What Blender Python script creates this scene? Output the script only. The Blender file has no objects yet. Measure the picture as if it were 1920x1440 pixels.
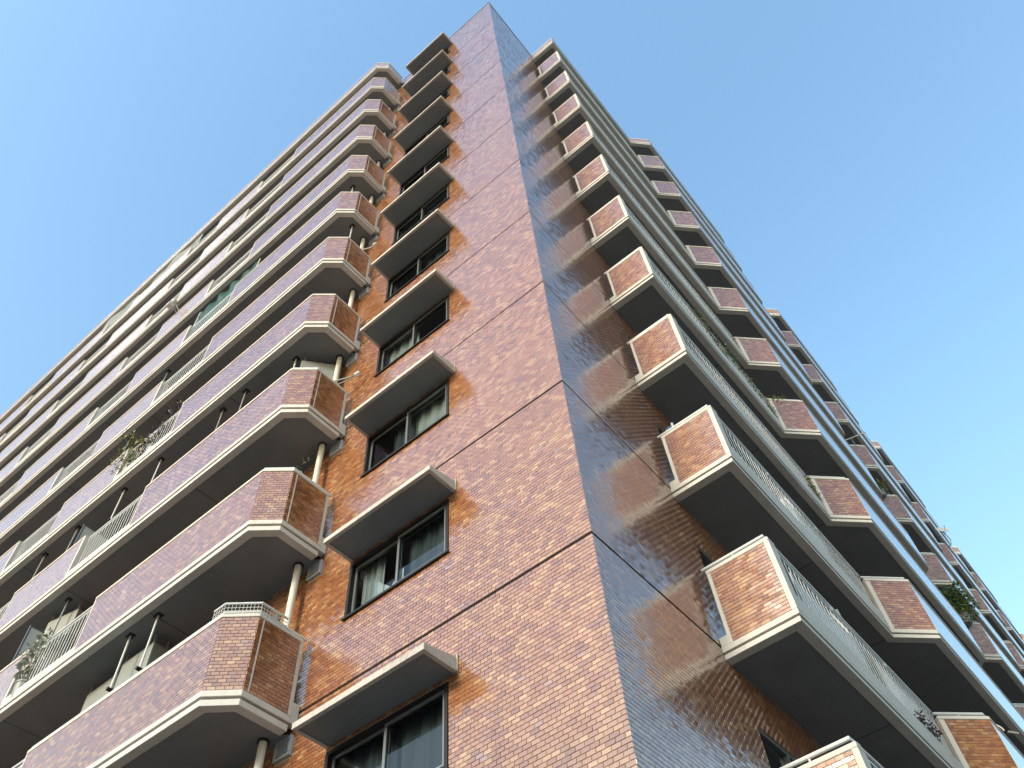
import bpy, math, random
import numpy as np
from mathutils import Matrix, Vector

random.seed(7)
RNG = np.random.default_rng(11)
scene = bpy.context.scene
COL = scene.collection

# ------------------------------------------------------------------ camera
CAM = (3.06291, -5.54844, -6.31464)
ROT = ((0.7661728132890889, 0.639826713378498, -0.06000830795775011),
       (0.5548879424673319, -0.6115653340258802, 0.5639922105155216),
       (-0.3241582815247108, 0.4654133851374313, 0.8235968610029201))
cd = bpy.data.cameras.new('camera')
cam = bpy.data.objects.new('camera', cd)
COL.objects.link(cam)
r_, u_, f_ = (Vector(v) for v in ROT)
M = Matrix.Identity(4)
for i in range(3):
    M[i][0] = r_[i]; M[i][1] = u_[i]; M[i][2] = -f_[i]; M[i][3] = CAM[i]
cam.matrix_world = M
cd.sensor_width = 36.0
cd.lens = 29.769
cd.clip_start = 0.1
cd.clip_end = 3000
scene.camera = cam

# ------------------------------------------------------------------ light
SUN_AZ, SUN_EL = math.radians(184), math.radians(22)
SKY_STRENGTH = 0.15
world = bpy.data.worlds.new('World')
scene.world = world
world.use_nodes = True
wn = world.node_tree
wn.nodes.clear()
sky = wn.nodes.new('ShaderNodeTexSky')
sky.sky_type = 'NISHITA'
sky.sun_disc = False
sky.sun_elevation = SUN_EL
sky.sun_rotation = SUN_AZ
sky.air_density = 2.4
sky.dust_density = 2.4
sky.ozone_density = 6.0
bg = wn.nodes.new('ShaderNodeBackground')
bg.inputs['Strength'].default_value = SKY_STRENGTH
wo = wn.nodes.new('ShaderNodeOutputWorld')
wn.links.new(sky.outputs[0], bg.inputs['Color'])
wn.links.new(bg.outputs[0], wo.inputs['Surface'])
sl = bpy.data.lights.new('sun', 'SUN')
sl.energy = 1.4
sl.angle = math.radians(12)
sl.color = (1.0,0.90,0.77)
sun = bpy.data.objects.new('sun', sl)
COL.objects.link(sun)
sdir = Vector((math.cos(SUN_EL) * math.sin(SUN_AZ), math.cos(SUN_EL) * math.cos(SUN_AZ), math.sin(SUN_EL)))
sun.rotation_euler = sdir.to_track_quat('Z', 'Y').to_euler()
sun.location = (-20, 20, 60)
vs = scene.view_settings
vs.view_transform = 'Standard'
vs.look = 'None'
vs.gamma = 1.0
vs.use_curve_mapping = False
vs.exposure = 1.45

# ------------------------------------------------------------------ constants measured for the building
H = 2.8                     # storey height; z = 0 is the joint of the storey numbered 0
GROUND = -7.95
KL = range(-2, 10)          # storeys that get a balcony
SH = 0.006                  # the left facade is a third of a degree off square

# ------------------------------------------------------------------ node helpers
def mat(name):
    m = bpy.data.materials.new(name)
    m.use_nodes = True
    nt = m.node_tree
    b = nt.nodes['Principled BSDF']
    return m, nt, b

def nd(nt, t, **kw):
    n = nt.nodes.new(t)
    for k, v in kw.items():
        setattr(n, k, v)
    return n

def mth(nt, op, a, b=None, c=None):
    n = nt.nodes.new('ShaderNodeMath')
    n.operation = op
    for i, x in enumerate((a, b, c)):
        if x is None:
            continue
        if isinstance(x, (int, float)):
            n.inputs[i].default_value = x
        else:
            nt.links.new(x, n.inputs[i])
    return n.outputs[0]

def ramp(nt, fac, stops, interp='LINEAR'):
    n = nt.nodes.new('ShaderNodeValToRGB')
    n.color_ramp.interpolation = interp
    e = n.color_ramp.elements
    while len(e) < len(stops):
        e.new(0.5)
    for i, (p, c) in enumerate(stops):
        e[i].position = p
        e[i].color = (c[0], c[1], c[2], 1)
    nt.links.new(fac, n.inputs[0])
    return n.outputs[0]

def noise(nt, vec, scale, detail=3, rough=0.55):
    n = nt.nodes.new('ShaderNodeTexNoise')
    n.inputs['Scale'].default_value = scale
    n.inputs['Detail'].default_value = detail
    n.inputs['Roughness'].default_value = rough
    if vec is not None:
        nt.links.new(vec, n.inputs['Vector'])
    return n.outputs[0]

def mixc(nt, fac, a, b, blend='MIX'):
    n = nt.nodes.new('ShaderNodeMix')
    n.data_type = 'RGBA'
    n.blend_type = blend
    for s, x in ((0, fac), (6, a), (7, b)):
        if isinstance(x, (int, float)):
            n.inputs[s].default_value = x
        elif isinstance(x, tuple):
            n.inputs[s].default_value = (x[0], x[1], x[2], 1)
        else:
            nt.links.new(x, n.inputs[s])
    return n.outputs[2]

def texco(nt, kind='Object'):
    return nt.nodes.new('ShaderNodeTexCoord').outputs[kind]

def worldpos(nt):
    return nt.nodes.new('ShaderNodeNewGeometry').outputs['Position']

TILE_STOPS = [(0.0, (0.190, 0.072, 0.036)), (0.10, (0.220, 0.083, 0.038)), (0.22, (0.255, 0.098, 0.041)),
              (0.40, (0.285, 0.116, 0.047)), (0.60, (0.305, 0.130, 0.052)), (0.76, (0.340, 0.160, 0.066)),
              (0.87, (0.390, 0.210, 0.090)), (0.95, (0.430, 0.252, 0.115)), (0.955, (0.265, 0.080, 0.040)),
              (0.985, (0.275, 0.090, 0.045)), (0.993, (0.280, 0.150, 0.110)), (1.0, (0.280, 0.165, 0.140))]
TILE_IOR = 1.5
TILE_COAT = 1.85
TILE_ROUGH = 0.17

# glazed wall tile: every tile carries a number 'tint' that picks its shade
def make_tile_mat():
    m, nt, b = mat('glazed_tile')
    at = nd(nt, 'ShaderNodeAttribute', attribute_name='tint')
    oi = nd(nt, 'ShaderNodeObjectInfo')
    t = mth(nt, 'FRACT', mth(nt, 'ADD', at.outputs['Fac'], oi.outputs['Random']))
    c = ramp(nt, t, TILE_STOPS)
    p = worldpos(nt)
    mot = noise(nt, p, 38, 3)
    c = mixc(nt, mth(nt, 'MULTIPLY', mth(nt, 'SUBTRACT', mot, 0.42), 0.9), c, (0.36, 0.18, 0.08))
    big = noise(nt, p, 0.55, 2)
    c = mixc(nt, 0.25, c, ramp(nt, big, [(0.3, (0.40, 0.40, 0.40)), (0.7, (0.60, 0.60, 0.60))]), 'OVERLAY')
    mp = nd(nt, 'ShaderNodeMapping')                         # grime that has run down the wall
    mp.inputs['Scale'].default_value = (5, 5, 0.22)
    nt.links.new(p, mp.inputs[0])
    run = noise(nt, mp.outputs[0], 1.6, 5, 0.6)
    c = mixc(nt, mth(nt, 'MULTIPLY', ramp(nt, run, [(0.52, (0, 0, 0)), (0.74, (1, 1, 1))]), 0.28), c, (0.15, 0.10, 0.07))
    nt.links.new(c, b.inputs['Base Color'])
    rr = mth(nt, 'MULTIPLY_ADD', noise(nt, p, 9, 2), 0.10, TILE_ROUGH - 0.04)
    nt.links.new(rr, b.inputs['Roughness'])
    b.inputs['IOR'].default_value = TILE_IOR
    b.inputs['Coat Weight'].default_value = 1.0
    b.inputs['Coat IOR'].default_value = TILE_COAT
    nt.links.new(rr, b.inputs['Coat Roughness'])
    bp = nd(nt, 'ShaderNodeBump')
    bp.inputs['Strength'].default_value = 0.05
    bp.inputs['Distance'].default_value = 0.004
    nt.links.new(noise(nt, p, 40, 2), bp.inputs['Height'])
    nt.links.new(bp.outputs[0], b.inputs['Normal'])
    nt.links.new(bp.outputs[0], b.inputs['Coat Normal'])
    return m

# the same tiles as a flat surface, for walls too far off to tell the tiles apart (uv in metres)
def make_tile_flat():
    m, nt, b = mat('glazed_tile_far')
    uv = texco(nt, 'UV')
    sp = nd(nt, 'ShaderNodeSeparateXYZ')
    nt.links.new(uv, sp.inputs[0])
    v = mth(nt, 'DIVIDE', sp.outputs[1], 0.05)
    row = mth(nt, 'FLOOR', v)
    off = mth(nt, 'MULTIPLY', mth(nt, 'MODULO', row, 2.0), 0.5)
    u = mth(nt, 'ADD', mth(nt, 'DIVIDE', sp.outputs[0], 0.1), off)
    cell = mth(nt, 'FLOOR', u)
    cb = nd(nt, 'ShaderNodeCombineXYZ')
    nt.links.new(cell, cb.inputs[0]); nt.links.new(row, cb.inputs[1])
    wnz = nd(nt, 'ShaderNodeTexWhiteNoise', noise_dimensions='2D')
    nt.links.new(cb.outputs[0], wnz.inputs['Vector'])
    oi = nd(nt, 'ShaderNodeObjectInfo')
    t = mth(nt, 'FRACT', mth(nt, 'ADD', wnz.outputs[0], oi.outputs['Random']))
    c = ramp(nt, t, TILE_STOPS)
    p = worldpos(nt)
    mot = noise(nt, p, 38, 3)
    c = mixc(nt, mth(nt, 'MULTIPLY', mth(nt, 'SUBTRACT', mot, 0.42), 0.9), c, (0.36, 0.18, 0.08))
    fu = mth(nt, 'FRACT', u); fv = mth(nt, 'FRACT', v)
    du = mth(nt, 'MINIMUM', fu, mth(nt, 'SUBTRACT', 1.0, fu))
    dv = mth(nt, 'MINIMUM', fv, mth(nt, 'SUBTRACT', 1.0, fv))
    d = mth(nt, 'MINIMUM', mth(nt, 'MULTIPLY', du, 2.0), dv)
    joint = mth(nt, 'LESS_THAN', d, 0.045)
    c = mixc(nt, joint, c, (0.36, 0.285, 0.19))
    nt.links.new(c, b.inputs['Base Color'])
    rr = mth(nt, 'MULTIPLY_ADD', noise(nt, p, 9, 2), 0.10, TILE_ROUGH - 0.04)
    rr = mth(nt, 'MAXIMUM', rr, mth(nt, 'MULTIPLY', joint, 0.9))
    nt.links.new(rr, b.inputs['Roughness'])
    b.inputs['IOR'].default_value = TILE_IOR
    b.inputs['Coat Weight'].default_value = 1.0
    b.inputs['Coat IOR'].default_value = TILE_COAT
    nt.links.new(rr, b.inputs['Coat Roughness'])
    # each glazed tile leans a little its own way
    w3 = nd(nt, 'ShaderNodeTexWhiteNoise', noise_dimensions='2D')
    nt.links.new(cb.outputs[0], w3.inputs['Vector'])
    s2 = nd(nt, 'ShaderNodeSeparateXYZ')
    nt.links.new(w3.outputs['Color'], s2.inputs[0])
    hgt = mth(nt, 'ADD', mth(nt, 'MULTIPLY', mth(nt, 'SUBTRACT', s2.outputs[0], 0.5), fu),
              mth(nt, 'MULTIPLY', mth(nt, 'SUBTRACT', s2.outputs[1], 0.5), fv))
    hgt = mth(nt, 'ADD', mth(nt, 'MULTIPLY', hgt, 0.0012), mth(nt, 'MULTIPLY', joint, -0.003))
    bp = nd(nt, 'ShaderNodeBump')
    bp.inputs['Strength'].default_value = 0.8
    bp.inputs['Distance'].default_value = 1.0
    nt.links.new(hgt, bp.inputs['Height'])
    nt.links.new(bp.outputs[0], b.inputs['Normal'])
    nt.links.new(bp.outputs[0], b.inputs['Coat Normal'])
    return m

def make_paint(name, c, rough=0.75, dirt=0.35, streak=True, dirtc=(0.20, 0.18, 0.15), spec=0.3, fine=0.25):
    m, nt, b = mat(name)
    p = worldpos(nt)
    n1 = noise(nt, p, 1.7, 5, 0.65)
    n2 = noise(nt, p, 45, 3)
    col = mixc(nt, mth(nt, 'MULTIPLY', ramp(nt, n1, [(0.45, (0, 0, 0)), (0.8, (1, 1, 1))]), dirt), c, dirtc)
    if streak:
        mp = nd(nt, 'ShaderNodeMapping')
        mp.inputs['Scale'].default_value = (7, 7, 0.35)
        nt.links.new(p, mp.inputs[0])
        n3 = noise(nt, mp.outputs[0], 2.0, 4, 0.6)
        col = mixc(nt, mth(nt, 'MULTIPLY', ramp(nt, n3, [(0.55, (0, 0, 0)), (0.75, (1, 1, 1))]), dirt * 0.9), col, dirtc)
    col = mixc(nt, fine, col, ramp(nt, n2, [(0.2, (0.35, 0.35, 0.35)), (0.8, (0.65, 0.65, 0.65))]), 'OVERLAY')
    nt.links.new(col, b.inputs['Base Color'])
    b.inputs['Roughness'].default_value = rough
    b.inputs['Specular IOR Level'].default_value = spec
    bp = nd(nt, 'ShaderNodeBump')
    bp.inputs['Strength'].default_value = 0.25
    bp.inputs['Distance'].default_value = 0.004
    nt.links.new(noise(nt, p, 120, 2), bp.inputs['Height'])
    nt.links.new(bp.outputs[0], b.inputs['Normal'])
    return m

def make_plain(name, c, rough=0.5, metal=0.0, vary=0.15, spec=0.5):
    m, nt, b = mat(name)
    p = worldpos(nt)
    n = noise(nt, p, 6, 4)
    col = mixc(nt, mth(nt, 'MULTIPLY', n, vary), c, (c[0] * 0.5, c[1] * 0.5, c[2] * 0.5))
    nt.links.new(col, b.inputs['Base Color'])
    b.inputs['Roughness'].default_value = rough
    b.inputs['Metallic'].default_value = metal
    b.inputs['Specular IOR Level'].default_value = spec
    return m

def make_glass():
    m, nt, b = mat('window_glass')
    nt.nodes.remove(b)
    out = nt.nodes['Material Output']
    tr = nd(nt, 'ShaderNodeBsdfTransparent')
    tr.inputs[0].default_value = (0.62, 0.70, 0.72, 1)
    gl = nd(nt, 'ShaderNodeBsdfGlossy')
    gl.inputs['Roughness'].default_value = 0.02
    fr = nd(nt, 'ShaderNodeFresnel')
    fr.inputs['IOR'].default_value = 1.5
    bp = nd(nt, 'ShaderNodeBump')
    bp.inputs['Strength'].default_value = 0.05
    bp.inputs['Distance'].default_value = 0.02
    nt.links.new(noise(nt, worldpos(nt), 2.5, 2), bp.inputs['Height'])
    nt.links.new(bp.outputs[0], gl.inputs['Normal'])
    mx = nd(nt, 'ShaderNodeMixShader')
    nt.links.new(fr.outputs[0], mx.inputs[0])
    nt.links.new(tr.outputs[0], mx.inputs[1])
    nt.links.new(gl.outputs[0], mx.inputs[2])
    nt.links.new(mx.outputs[0], out.inputs['Surface'])
    return m

def make_leaf(name, a, b_):
    m, nt, b = mat(name)
    at = nd(nt, 'ShaderNodeAttribute', attribute_name='tint')
    c = mixc(nt, at.outputs['Fac'], a, b_)
    nt.links.new(c, b.inputs['Base Color'])
    b.inputs['Roughness'].default_value = 0.45
    b.inputs['Transmission Weight'].default_value = 0.0
    return m

def make_sheet(name, c, alpha):
    m, nt, b = mat(name)
    out = nt.nodes['Material Output']
    nt.links.new(mixc(nt, mth(nt, 'MULTIPLY', noise(nt, worldpos(nt), 1.4, 4), 0.6), c, tuple(x * 0.55 for x in c)), b.inputs['Base Color'])
    b.inputs['Roughness'].default_value = 0.4
    tr = nd(nt, 'ShaderNodeBsdfTransparent')
    mx = nd(nt, 'ShaderNodeMixShader')
    mx.inputs[0].default_value = alpha
    nt.links.new(tr.outputs[0], mx.inputs[1])
    nt.links.new(b.outputs[0], mx.inputs[2])
    nt.links.new(mx.outputs[0], out.inputs['Surface'])
    return m

TILE = make_tile_mat()
TILEF = make_tile_flat()
MORTAR = make_paint('mortar', (0.40, 0.315, 0.205), 0.9, 0.3, False)
SEAL = make_plain('joint_sealant', (0.022, 0.018, 0.016), 1.0, spec=0.03)
BEIGE = make_paint('beige_paint', (0.57, 0.555, 0.51), 0.7, 0.30, True, (0.30, 0.26, 0.20))
SOFF = make_paint('shaded_soffit_paint', (0.185, 0.198, 0.205), 0.85, 0.35, False, (0.09, 0.095, 0.10))  # undersides much darker than the painted edges: shade put into the colour
CONC = make_paint('canopy_concrete', (0.47, 0.45, 0.41), 0.85, 0.5, True, (0.26, 0.23, 0.19), fine=0.6)
RAILM = make_plain('rail_metal', (0.62, 0.65, 0.65), 0.42, 0.0, 0.2)
BLACK = make_plain('black_aluminium', (0.014, 0.014, 0.016), 0.45, spec=0.25)
ALU = make_plain('grey_aluminium', (0.20, 0.215, 0.225), 0.35, 0.6)
PIPE = make_paint('pipe_paint', (0.66, 0.63, 0.55), 0.5, 0.3, True)
VENTM = make_plain('vent_metal', (0.50, 0.52, 0.54), 0.4, 0.3)
DARK = make_plain('dark_void', (0.02, 0.02, 0.022), 0.9)
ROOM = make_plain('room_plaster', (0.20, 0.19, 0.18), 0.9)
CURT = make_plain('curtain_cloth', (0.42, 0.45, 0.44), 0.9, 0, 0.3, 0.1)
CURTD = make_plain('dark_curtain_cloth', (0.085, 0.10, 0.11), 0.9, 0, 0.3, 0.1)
SCREEN = make_sheet('insect_mesh', (0.02, 0.024, 0.028), 0.38)
GLASS = make_glass()
WHITE = make_plain('white_plastic', (0.58, 0.60, 0.58), 0.4, 0, 0.25)
UNIT = make_plain('shaded_plastic', (0.24, 0.26, 0.245), 0.5, 0, 0.3)  # pale unit casings darkened, the balcony shade is put into the colour
GREYP = make_plain('grey_plastic', (0.22, 0.23, 0.23), 0.5)
ROOFM = make_plain('roof_membrane', (0.30, 0.30, 0.29), 0.9)
TERRA = make_plain('terracotta', (0.33, 0.13, 0.07), 0.8)
STEMM = make_plain('plant_stem', (0.12, 0.085, 0.05), 0.8)
LEAF = make_leaf('green_leaf', (0.030, 0.075, 0.018), (0.125, 0.180, 0.035))
LEAFY = make_leaf('yellow_green_leaf', (0.06, 0.11, 0.02), (0.26, 0.24, 0.05))
LEAFP = make_leaf('purple_leaf', (0.035, 0.018, 0.028), (0.10, 0.06, 0.07))
LEAFG = make_leaf('grey_leaf', (0.20, 0.25, 0.20), (0.42, 0.45, 0.38))
NET = make_sheet('green_net', (0.010, 0.075, 0.045), 0.75)
FILM = make_sheet('clear_film', (0.55, 0.62, 0.56), 0.42)
ASPH = make_paint('asphalt', (0.055, 0.055, 0.057), 0.9, 0.4, False, (0.03, 0.03, 0.03), fine=0.6)
GRND = make_paint('paved_ground', (0.30, 0.27, 0.23), 0.95, 0.5, False, (0.12, 0.13, 0.09))
STUCCO = make_paint('pale_stucco', (0.55, 0.50, 0.43), 0.9, 0.35, True)

# ------------------------------------------------------------------ mesh building
class MB:
    """collects quads and prisms; build() links them as one mesh object"""
    def __init__(self):
        self.v = []; self.f = []; self.mi = []; self.uv = []
    def quad(self, a, b, c, d, mi=0, uv=None):
        n = len(self.v)
        self.v += [a, b, c, d]
        self.f.append((n, n + 1, n + 2, n + 3))
        self.mi.append(mi)
        if uv is None:
            a_, b_, d_ = Vector(a), Vector(b), Vector(d)
            w, h = (b_ - a_).length, (d_ - a_).length
            uv = ((0, 0), (w, 0), (w, h), (0, h))
        self.uv.append(uv)
    def poly(self, pts, mi=0):
        n = len(self.v)
        self.v += list(pts)
        self.f.append(tuple(range(n, n + len(pts))))
        self.mi.append(mi)
        self.uv.append(tuple((p[0], p[1]) for p in pts))
    def box(self, x0, x1, y0, y1, z0, z1, mi=0):
        self.hexa([(x0, y0), (x1, y0), (x1, y1), (x0, y1)], z0, z1, mi)
    def hexa(self, q, z0, z1, mi=0):
        b = [(x, y, z0) for x, y in q]; t = [(x, y, z1) for x, y in q]
        for i in range(len(q)):
            j = (i + 1) % len(q)
            self.quad(b[i], b[j], t[j], t[i], mi)
        self.poly(t, mi)
        self.poly(b[::-1], mi)
    def tube(self, path, r, n=8, mi=0, cap=True):
        P = [Vector(p) for p in path]
        rings = []
        for i, p in enumerate(P):
            d = (P[min(i + 1, len(P) - 1)] - P[max(i - 1, 0)]).normalized()
            up = Vector((0, 0, 1)) if abs(d.z) < 0.9 else Vector((1, 0, 0))
            s = d.cross(up).normalized(); t = s.cross(d)
            rr = r[i] if isinstance(r, (list, tuple)) else r
            rings.append([tuple(p + (s * math.cos(2 * math.pi * k / n) + t * math.sin(2 * math.pi * k / n)) * rr) for k in range(n)])
        for i in range(len(P) - 1):
            for k in range(n):
                l = (k + 1) % n
                self.quad(rings[i][k], rings[i][l], rings[i + 1][l], rings[i + 1][k], mi)
        if cap:
            self.poly(rings[0], mi); self.poly(rings[-1][::-1], mi)
    def mesh(self, name, mats, shear=False, smooth=False):
        me = bpy.data.meshes.new(name)
        vv = self.v
        if shear:
            vv = [(x, y + SH * min(x, 0.0), z) for x, y, z in vv]
        me.from_pydata(vv, [], self.f)
        ul = me.uv_layers.new(name='UVMap')
        flat = np.array([c for u in self.uv for p in u for c in p], dtype=np.float32)
        ul.data.foreach_set('uv', flat)
        me.polygons.foreach_set('material_index', self.mi)
        if smooth:
            me.polygons.foreach_set('use_smooth', [True] * len(self.f))
        for m in mats:
            me.materials.append(m)
        me.update()
        return me
    def build(self, name, mats, parent=None, shear=False, smooth=False, bevel=0):
        if not isinstance(mats, (list, tuple)):
            mats = [mats]
        return link(name, self.mesh(name, mats, shear, smooth), parent, bevel=bevel)

def link(name, me, parent=None, loc=(0, 0, 0), bevel=0):
    o = bpy.data.objects.new(name, me)
    o.location = loc
    if parent is not None:
        o.parent = parent
    COL.objects.link(o)
    if bevel:
        weld = o.modifiers.new('weld', 'WELD'); weld.merge_threshold = 0.0005
        bv = o.modifiers.new('bevel', 'BEVEL')
        bv.width = bevel; bv.segments = 2; bv.limit_method = 'ANGLE'; bv.angle_limit = math.radians(35)
    return o

def thing(name, label, cat, loc=(0, 0, 0), group=None, data=None):
    o = bpy.data.objects.new(name, data)
    o.location = loc
    COL.objects.link(o)
    o['label'] = label; o['category'] = cat
    if group:
        o['group'] = group
    return o

def struct(name, mb, m):
    o = mb.build(name, m)
    o['kind'] = 'structure'
    return o

def stuff(o):
    o['kind'] = 'stuff'
    return o

# ------------------------------------------------------------------ tiles as geometry
TP, TJ = 0.1, 0.0045           # tile pitch along the course and joint width
def tile_cells(w, h, rows, pu=TP, start=0, holes=()):
    """running-bond cells on a panel w x h: list of (u0,u1,v0,v1) with the joints taken off"""
    out = []
    pv = h / rows
    for r in range(rows):
        v0, v1 = r * pv, (r + 1) * pv
        off = pu * 0.5 if (r + start) % 2 else 0.0
        n = int(math.ceil(w / pu)) + 1
        for i in range(-1, n):
            u0, u1 = i * pu + off, (i + 1) * pu + off
            u0, u1 = max(u0, 0.0), min(u1, w)
            if u1 - u0 < 0.012:
                continue
            segs = [(u0, u1)]
            for (a, b, c, d) in holes:
                if v1 <= c + 0.004 or v0 >= d - 0.004:
                    continue
                ns = []
                for s0, s1 in segs:
                    if s1 <= a or s0 >= b:
                        ns.append((s0, s1))
                    else:
                        if s0 < a: ns.append((s0, a))
                        if s1 > b: ns.append((b, s1))
                segs = ns
            for s0, s1 in segs:
                if s1 - s0 > 0.012:
                    out.append((s0 + TJ / 2, s1 - TJ / 2, v0 + TJ / 2, v1 - TJ / 2))
    return out

class Tiles:
    """tile field: cells of many planar panels -> one mesh; every tile a slightly leaning frustum"""
    def __init__(self):
        self.o = []; self.u = []; self.n = []; self.c = []
    def panel(self, o, u, n, cells):
        k = len(cells)
        if not k:
            return
        self.o.append(np.tile(np.array(o, float), (k, 1)))
        self.u.append(np.tile(np.array(u, float) / np.linalg.norm(u), (k, 1)))
        self.n.append(np.tile(np.array(n, float) / np.linalg.norm(n), (k, 1)))
        self.c.append(np.array(cells, float))
    def arrays(self):
        return tuple(np.concatenate(x) for x in (self.o, self.u, self.n, self.c))
    def centres(self):
        o, u, n, c = self.arrays()
        cc = o + u * ((c[:, 0] + c[:, 1]) / 2)[:, None]
        cc[:, 2] += (c[:, 2] + c[:, 3]) / 2
        return cc, u, n, c
    def mesh(self, name, keep=None, depth=0.007, shear=True):
        o, u, n, c = self.arrays()
        if keep is not None:
            o, u, n, c = o[keep], u[keep], n[keep], c[keep]
        return tile_mesh(name, o, u, n, c, depth, shear)

def tile_mesh(name, o, u, n, c, depth=0.007, shear=True, tint=None):
    k = len(o)
    e = 0.0022
    V = np.zeros((k, 8, 3))
    lean = RNG.normal(0, 0.016, (k, 2))
    lift = RNG.normal(0, 0.0004, k)
    us = np.stack([c[:, 0], c[:, 1], c[:, 1], c[:, 0]], 1)
    vsx = np.stack([c[:, 2], c[:, 2], c[:, 3], c[:, 3]], 1)
    su = np.array([1, -1, -1, 1]) * e
    sv = np.array([1, 1, -1, -1]) * e
    for i in range(4):
        for lvl in range(2):
            uu = us[:, i] + (su[i] if lvl else 0)
            vv = vsx[:, i] + (sv[i] if lvl else 0)
            hh = np.full(k, -depth)
            if lvl:
                hu = (c[:, 1] - c[:, 0]) / 2 * (1 if i in (1, 2) else -1)
                hv = (c[:, 3] - c[:, 2]) / 2 * (1 if i in (2, 3) else -1)
                hh = lift + lean[:, 0] * hu + lean[:, 1] * hv
            p = o + u * uu[:, None] + n * hh[:, None]
            p[:, 2] += vv
            V[:, lvl * 4 + i] = p
    V = V.reshape(-1, 3)
    if shear:
        V[:, 1] += SH * np.minimum(V[:, 0], 0)
    F = np.array([[4, 5, 6, 7], [0, 1, 5, 4], [1, 2, 6, 5], [2, 3, 7, 6], [3, 0, 4, 7]])
    idx = (np.arange(k) * 8)[:, None, None] + F[None]
    idx = idx.reshape(-1)
    # the panels' handedness: flip when u x z points against n
    me = bpy.data.meshes.new(name)
    me.vertices.add(len(V)); me.vertices.foreach_set('co', V.astype(np.float32).ravel())
    nf = k * 5
    me.loops.add(nf * 4); me.loops.foreach_set('vertex_index', idx.astype(np.int32))
    me.polygons.add(nf)
    me.polygons.foreach_set('loop_start', np.arange(0, nf * 4, 4, dtype=np.int32))
    me.polygons.foreach_set('loop_total', np.full(nf, 4, dtype=np.int32))
    at = me.attributes.new('tint', 'FLOAT', 'POINT')
    tv = RNG.random(k) if tint is None else tint
    at.data.foreach_set('value', np.repeat(tv, 8).astype(np.float32))
    me.materials.append(TILE)
    me.update(calc_edges=True)
    me.validate()
    me.shade_flat()
    return me

# ------------------------------------------------------------------ plan outlines
def sub2(a, b):
    return (a[0] - b[0], a[1] - b[1])

def unit2(a):
    l = math.hypot(*a)
    return (a[0] / l, a[1] / l)

def offset(poly, d):
    """move the outline inwards by d (outside lies to the right of the walking direction)"""
    out = []
    for i, p in enumerate(poly):
        ns = []
        if i > 0:
            t = unit2(sub2(p, poly[i - 1])); ns.append((-t[1], t[0]))
        if i < len(poly) - 1:
            t = unit2(sub2(poly[i + 1], p)); ns.append((-t[1], t[0]))
        if len(ns) == 1:
            out.append((p[0] + ns[0][0] * d, p[1] + ns[0][1] * d))
        else:
            m = (ns[0][0] + ns[1][0], ns[0][1] + ns[1][1])
            k = d / (1 + ns[0][0] * ns[1][0] + ns[0][1] * ns[1][1])
            out.append((p[0] + m[0] * k, p[1] + m[1] * k))
    return out

def strip(mb, poly, d0, d1, z0, z1, mi=0, mi_in=None, ends=True):
    """a continuous solid rail of rectangular section that follows the outline"""
    if mi_in is None:
        mi_in = mi
    o, q = offset(poly, d0), offset(poly, d1)
    run = 0.0
    for i in range(len(o) - 1):
        a, b, c, d = o[i], o[i + 1], q[i + 1], q[i]
        L = math.hypot(b[0] - a[0], b[1] - a[1])
        mb.quad((*a, z0), (*b, z0), (*b, z1), (*a, z1), mi, ((run, 0), (run + L, 0), (run + L, z1 - z0), (run, z1 - z0)))
        run += L
        mb.quad((*c, z0), (*d, z0), (*d, z1), (*c, z1), mi_in)
        mb.quad((*a, z1), (*b, z1), (*c, z1), (*d, z1), mi_in)
        mb.quad((*d, z0), (*c, z0), (*b, z0), (*a, z0), mi_in)
    if ends:
        mb.quad((*q[0], z0), (*o[0], z0), (*o[0], z1), (*q[0], z1), mi_in)
        mb.quad((*o[-1], z0), (*q[-1], z0), (*q[-1], z1), (*o[-1], z1), mi_in)

def runs(poly):
    """segments with start, direction, length"""
    for i in range(len(poly) - 1):
        t = sub2(poly[i + 1], poly[i])
        yield poly[i], unit2(t), math.hypot(*t)

LEND = -49.6
LC, LB, LA = (-4.736, -1.143), (-4.393, -0.839), (-4.393, -0.115)
LFULL = [(LEND, -1.143), LC, LB, LA]
# along the left front: rails between tiled sections
L_RAILS = [(-10.80, -8.886), (-15.10, -13.289), (-20.66, -18.845), (-26.21, -24.397), (-31.76, -29.95), (-37.31, -35.50), (-42.86, -41.05), (-48.41, -46.6)]
L_SECT = []
hi = None
for i, (a, b) in enumerate(L_RAILS):
    L_SECT.append((b, hi)); hi = a
L_SECT.append((LEND, hi))

RX0, RX1 = 1.018, 1.609
PER = 10.915
R_BAYS = 6
RP = [(0.0, 2.553), (RX0, 2.553)]
R_RAILS = []; R_PANELS = []; R_FRONTS = []; R_BACKS = []
ys = 2.553
for n in range(R_BAYS):
    yi = 7.771 + n * PER; yo = 8.378 + n * PER; yt = 14.25 + n * PER; yb = 14.85 + n * PER
    RP += [(RX0, yi), (RX1, yo), (RX1, yt), (RX0, yb)]
    R_RAILS.append((ys, yi)); R_PANELS.append(((RX0, yi), (RX1, yo)))
    R_FRONTS.append((yo, yt)); R_BACKS.append(((RX1, yt), (RX0, yb)))
    ys = yb
REND = ys + 1.2
RP.append((RX0, REND))

# ------------------------------------------------------------------ the ground and the street around
g = MB()
g.quad((-900, -900, GROUND), (900, -900, GROUND), (900, 900, GROUND), (-900, 900, GROUND))
struct('ground', g, GRND)
g = MB()
g.quad((3.5, -400, GROUND + .004), (11.5, -400, GROUND + .004), (11.5, 400, GROUND + .004), (3.5, 400, GROUND + .004))
struct('road', g, ASPH)
g = MB()
g.box(2.0, 3.35, -400, 400, GROUND - .2, GROUND + .13)
struct('pavement', g, CONC)

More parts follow.
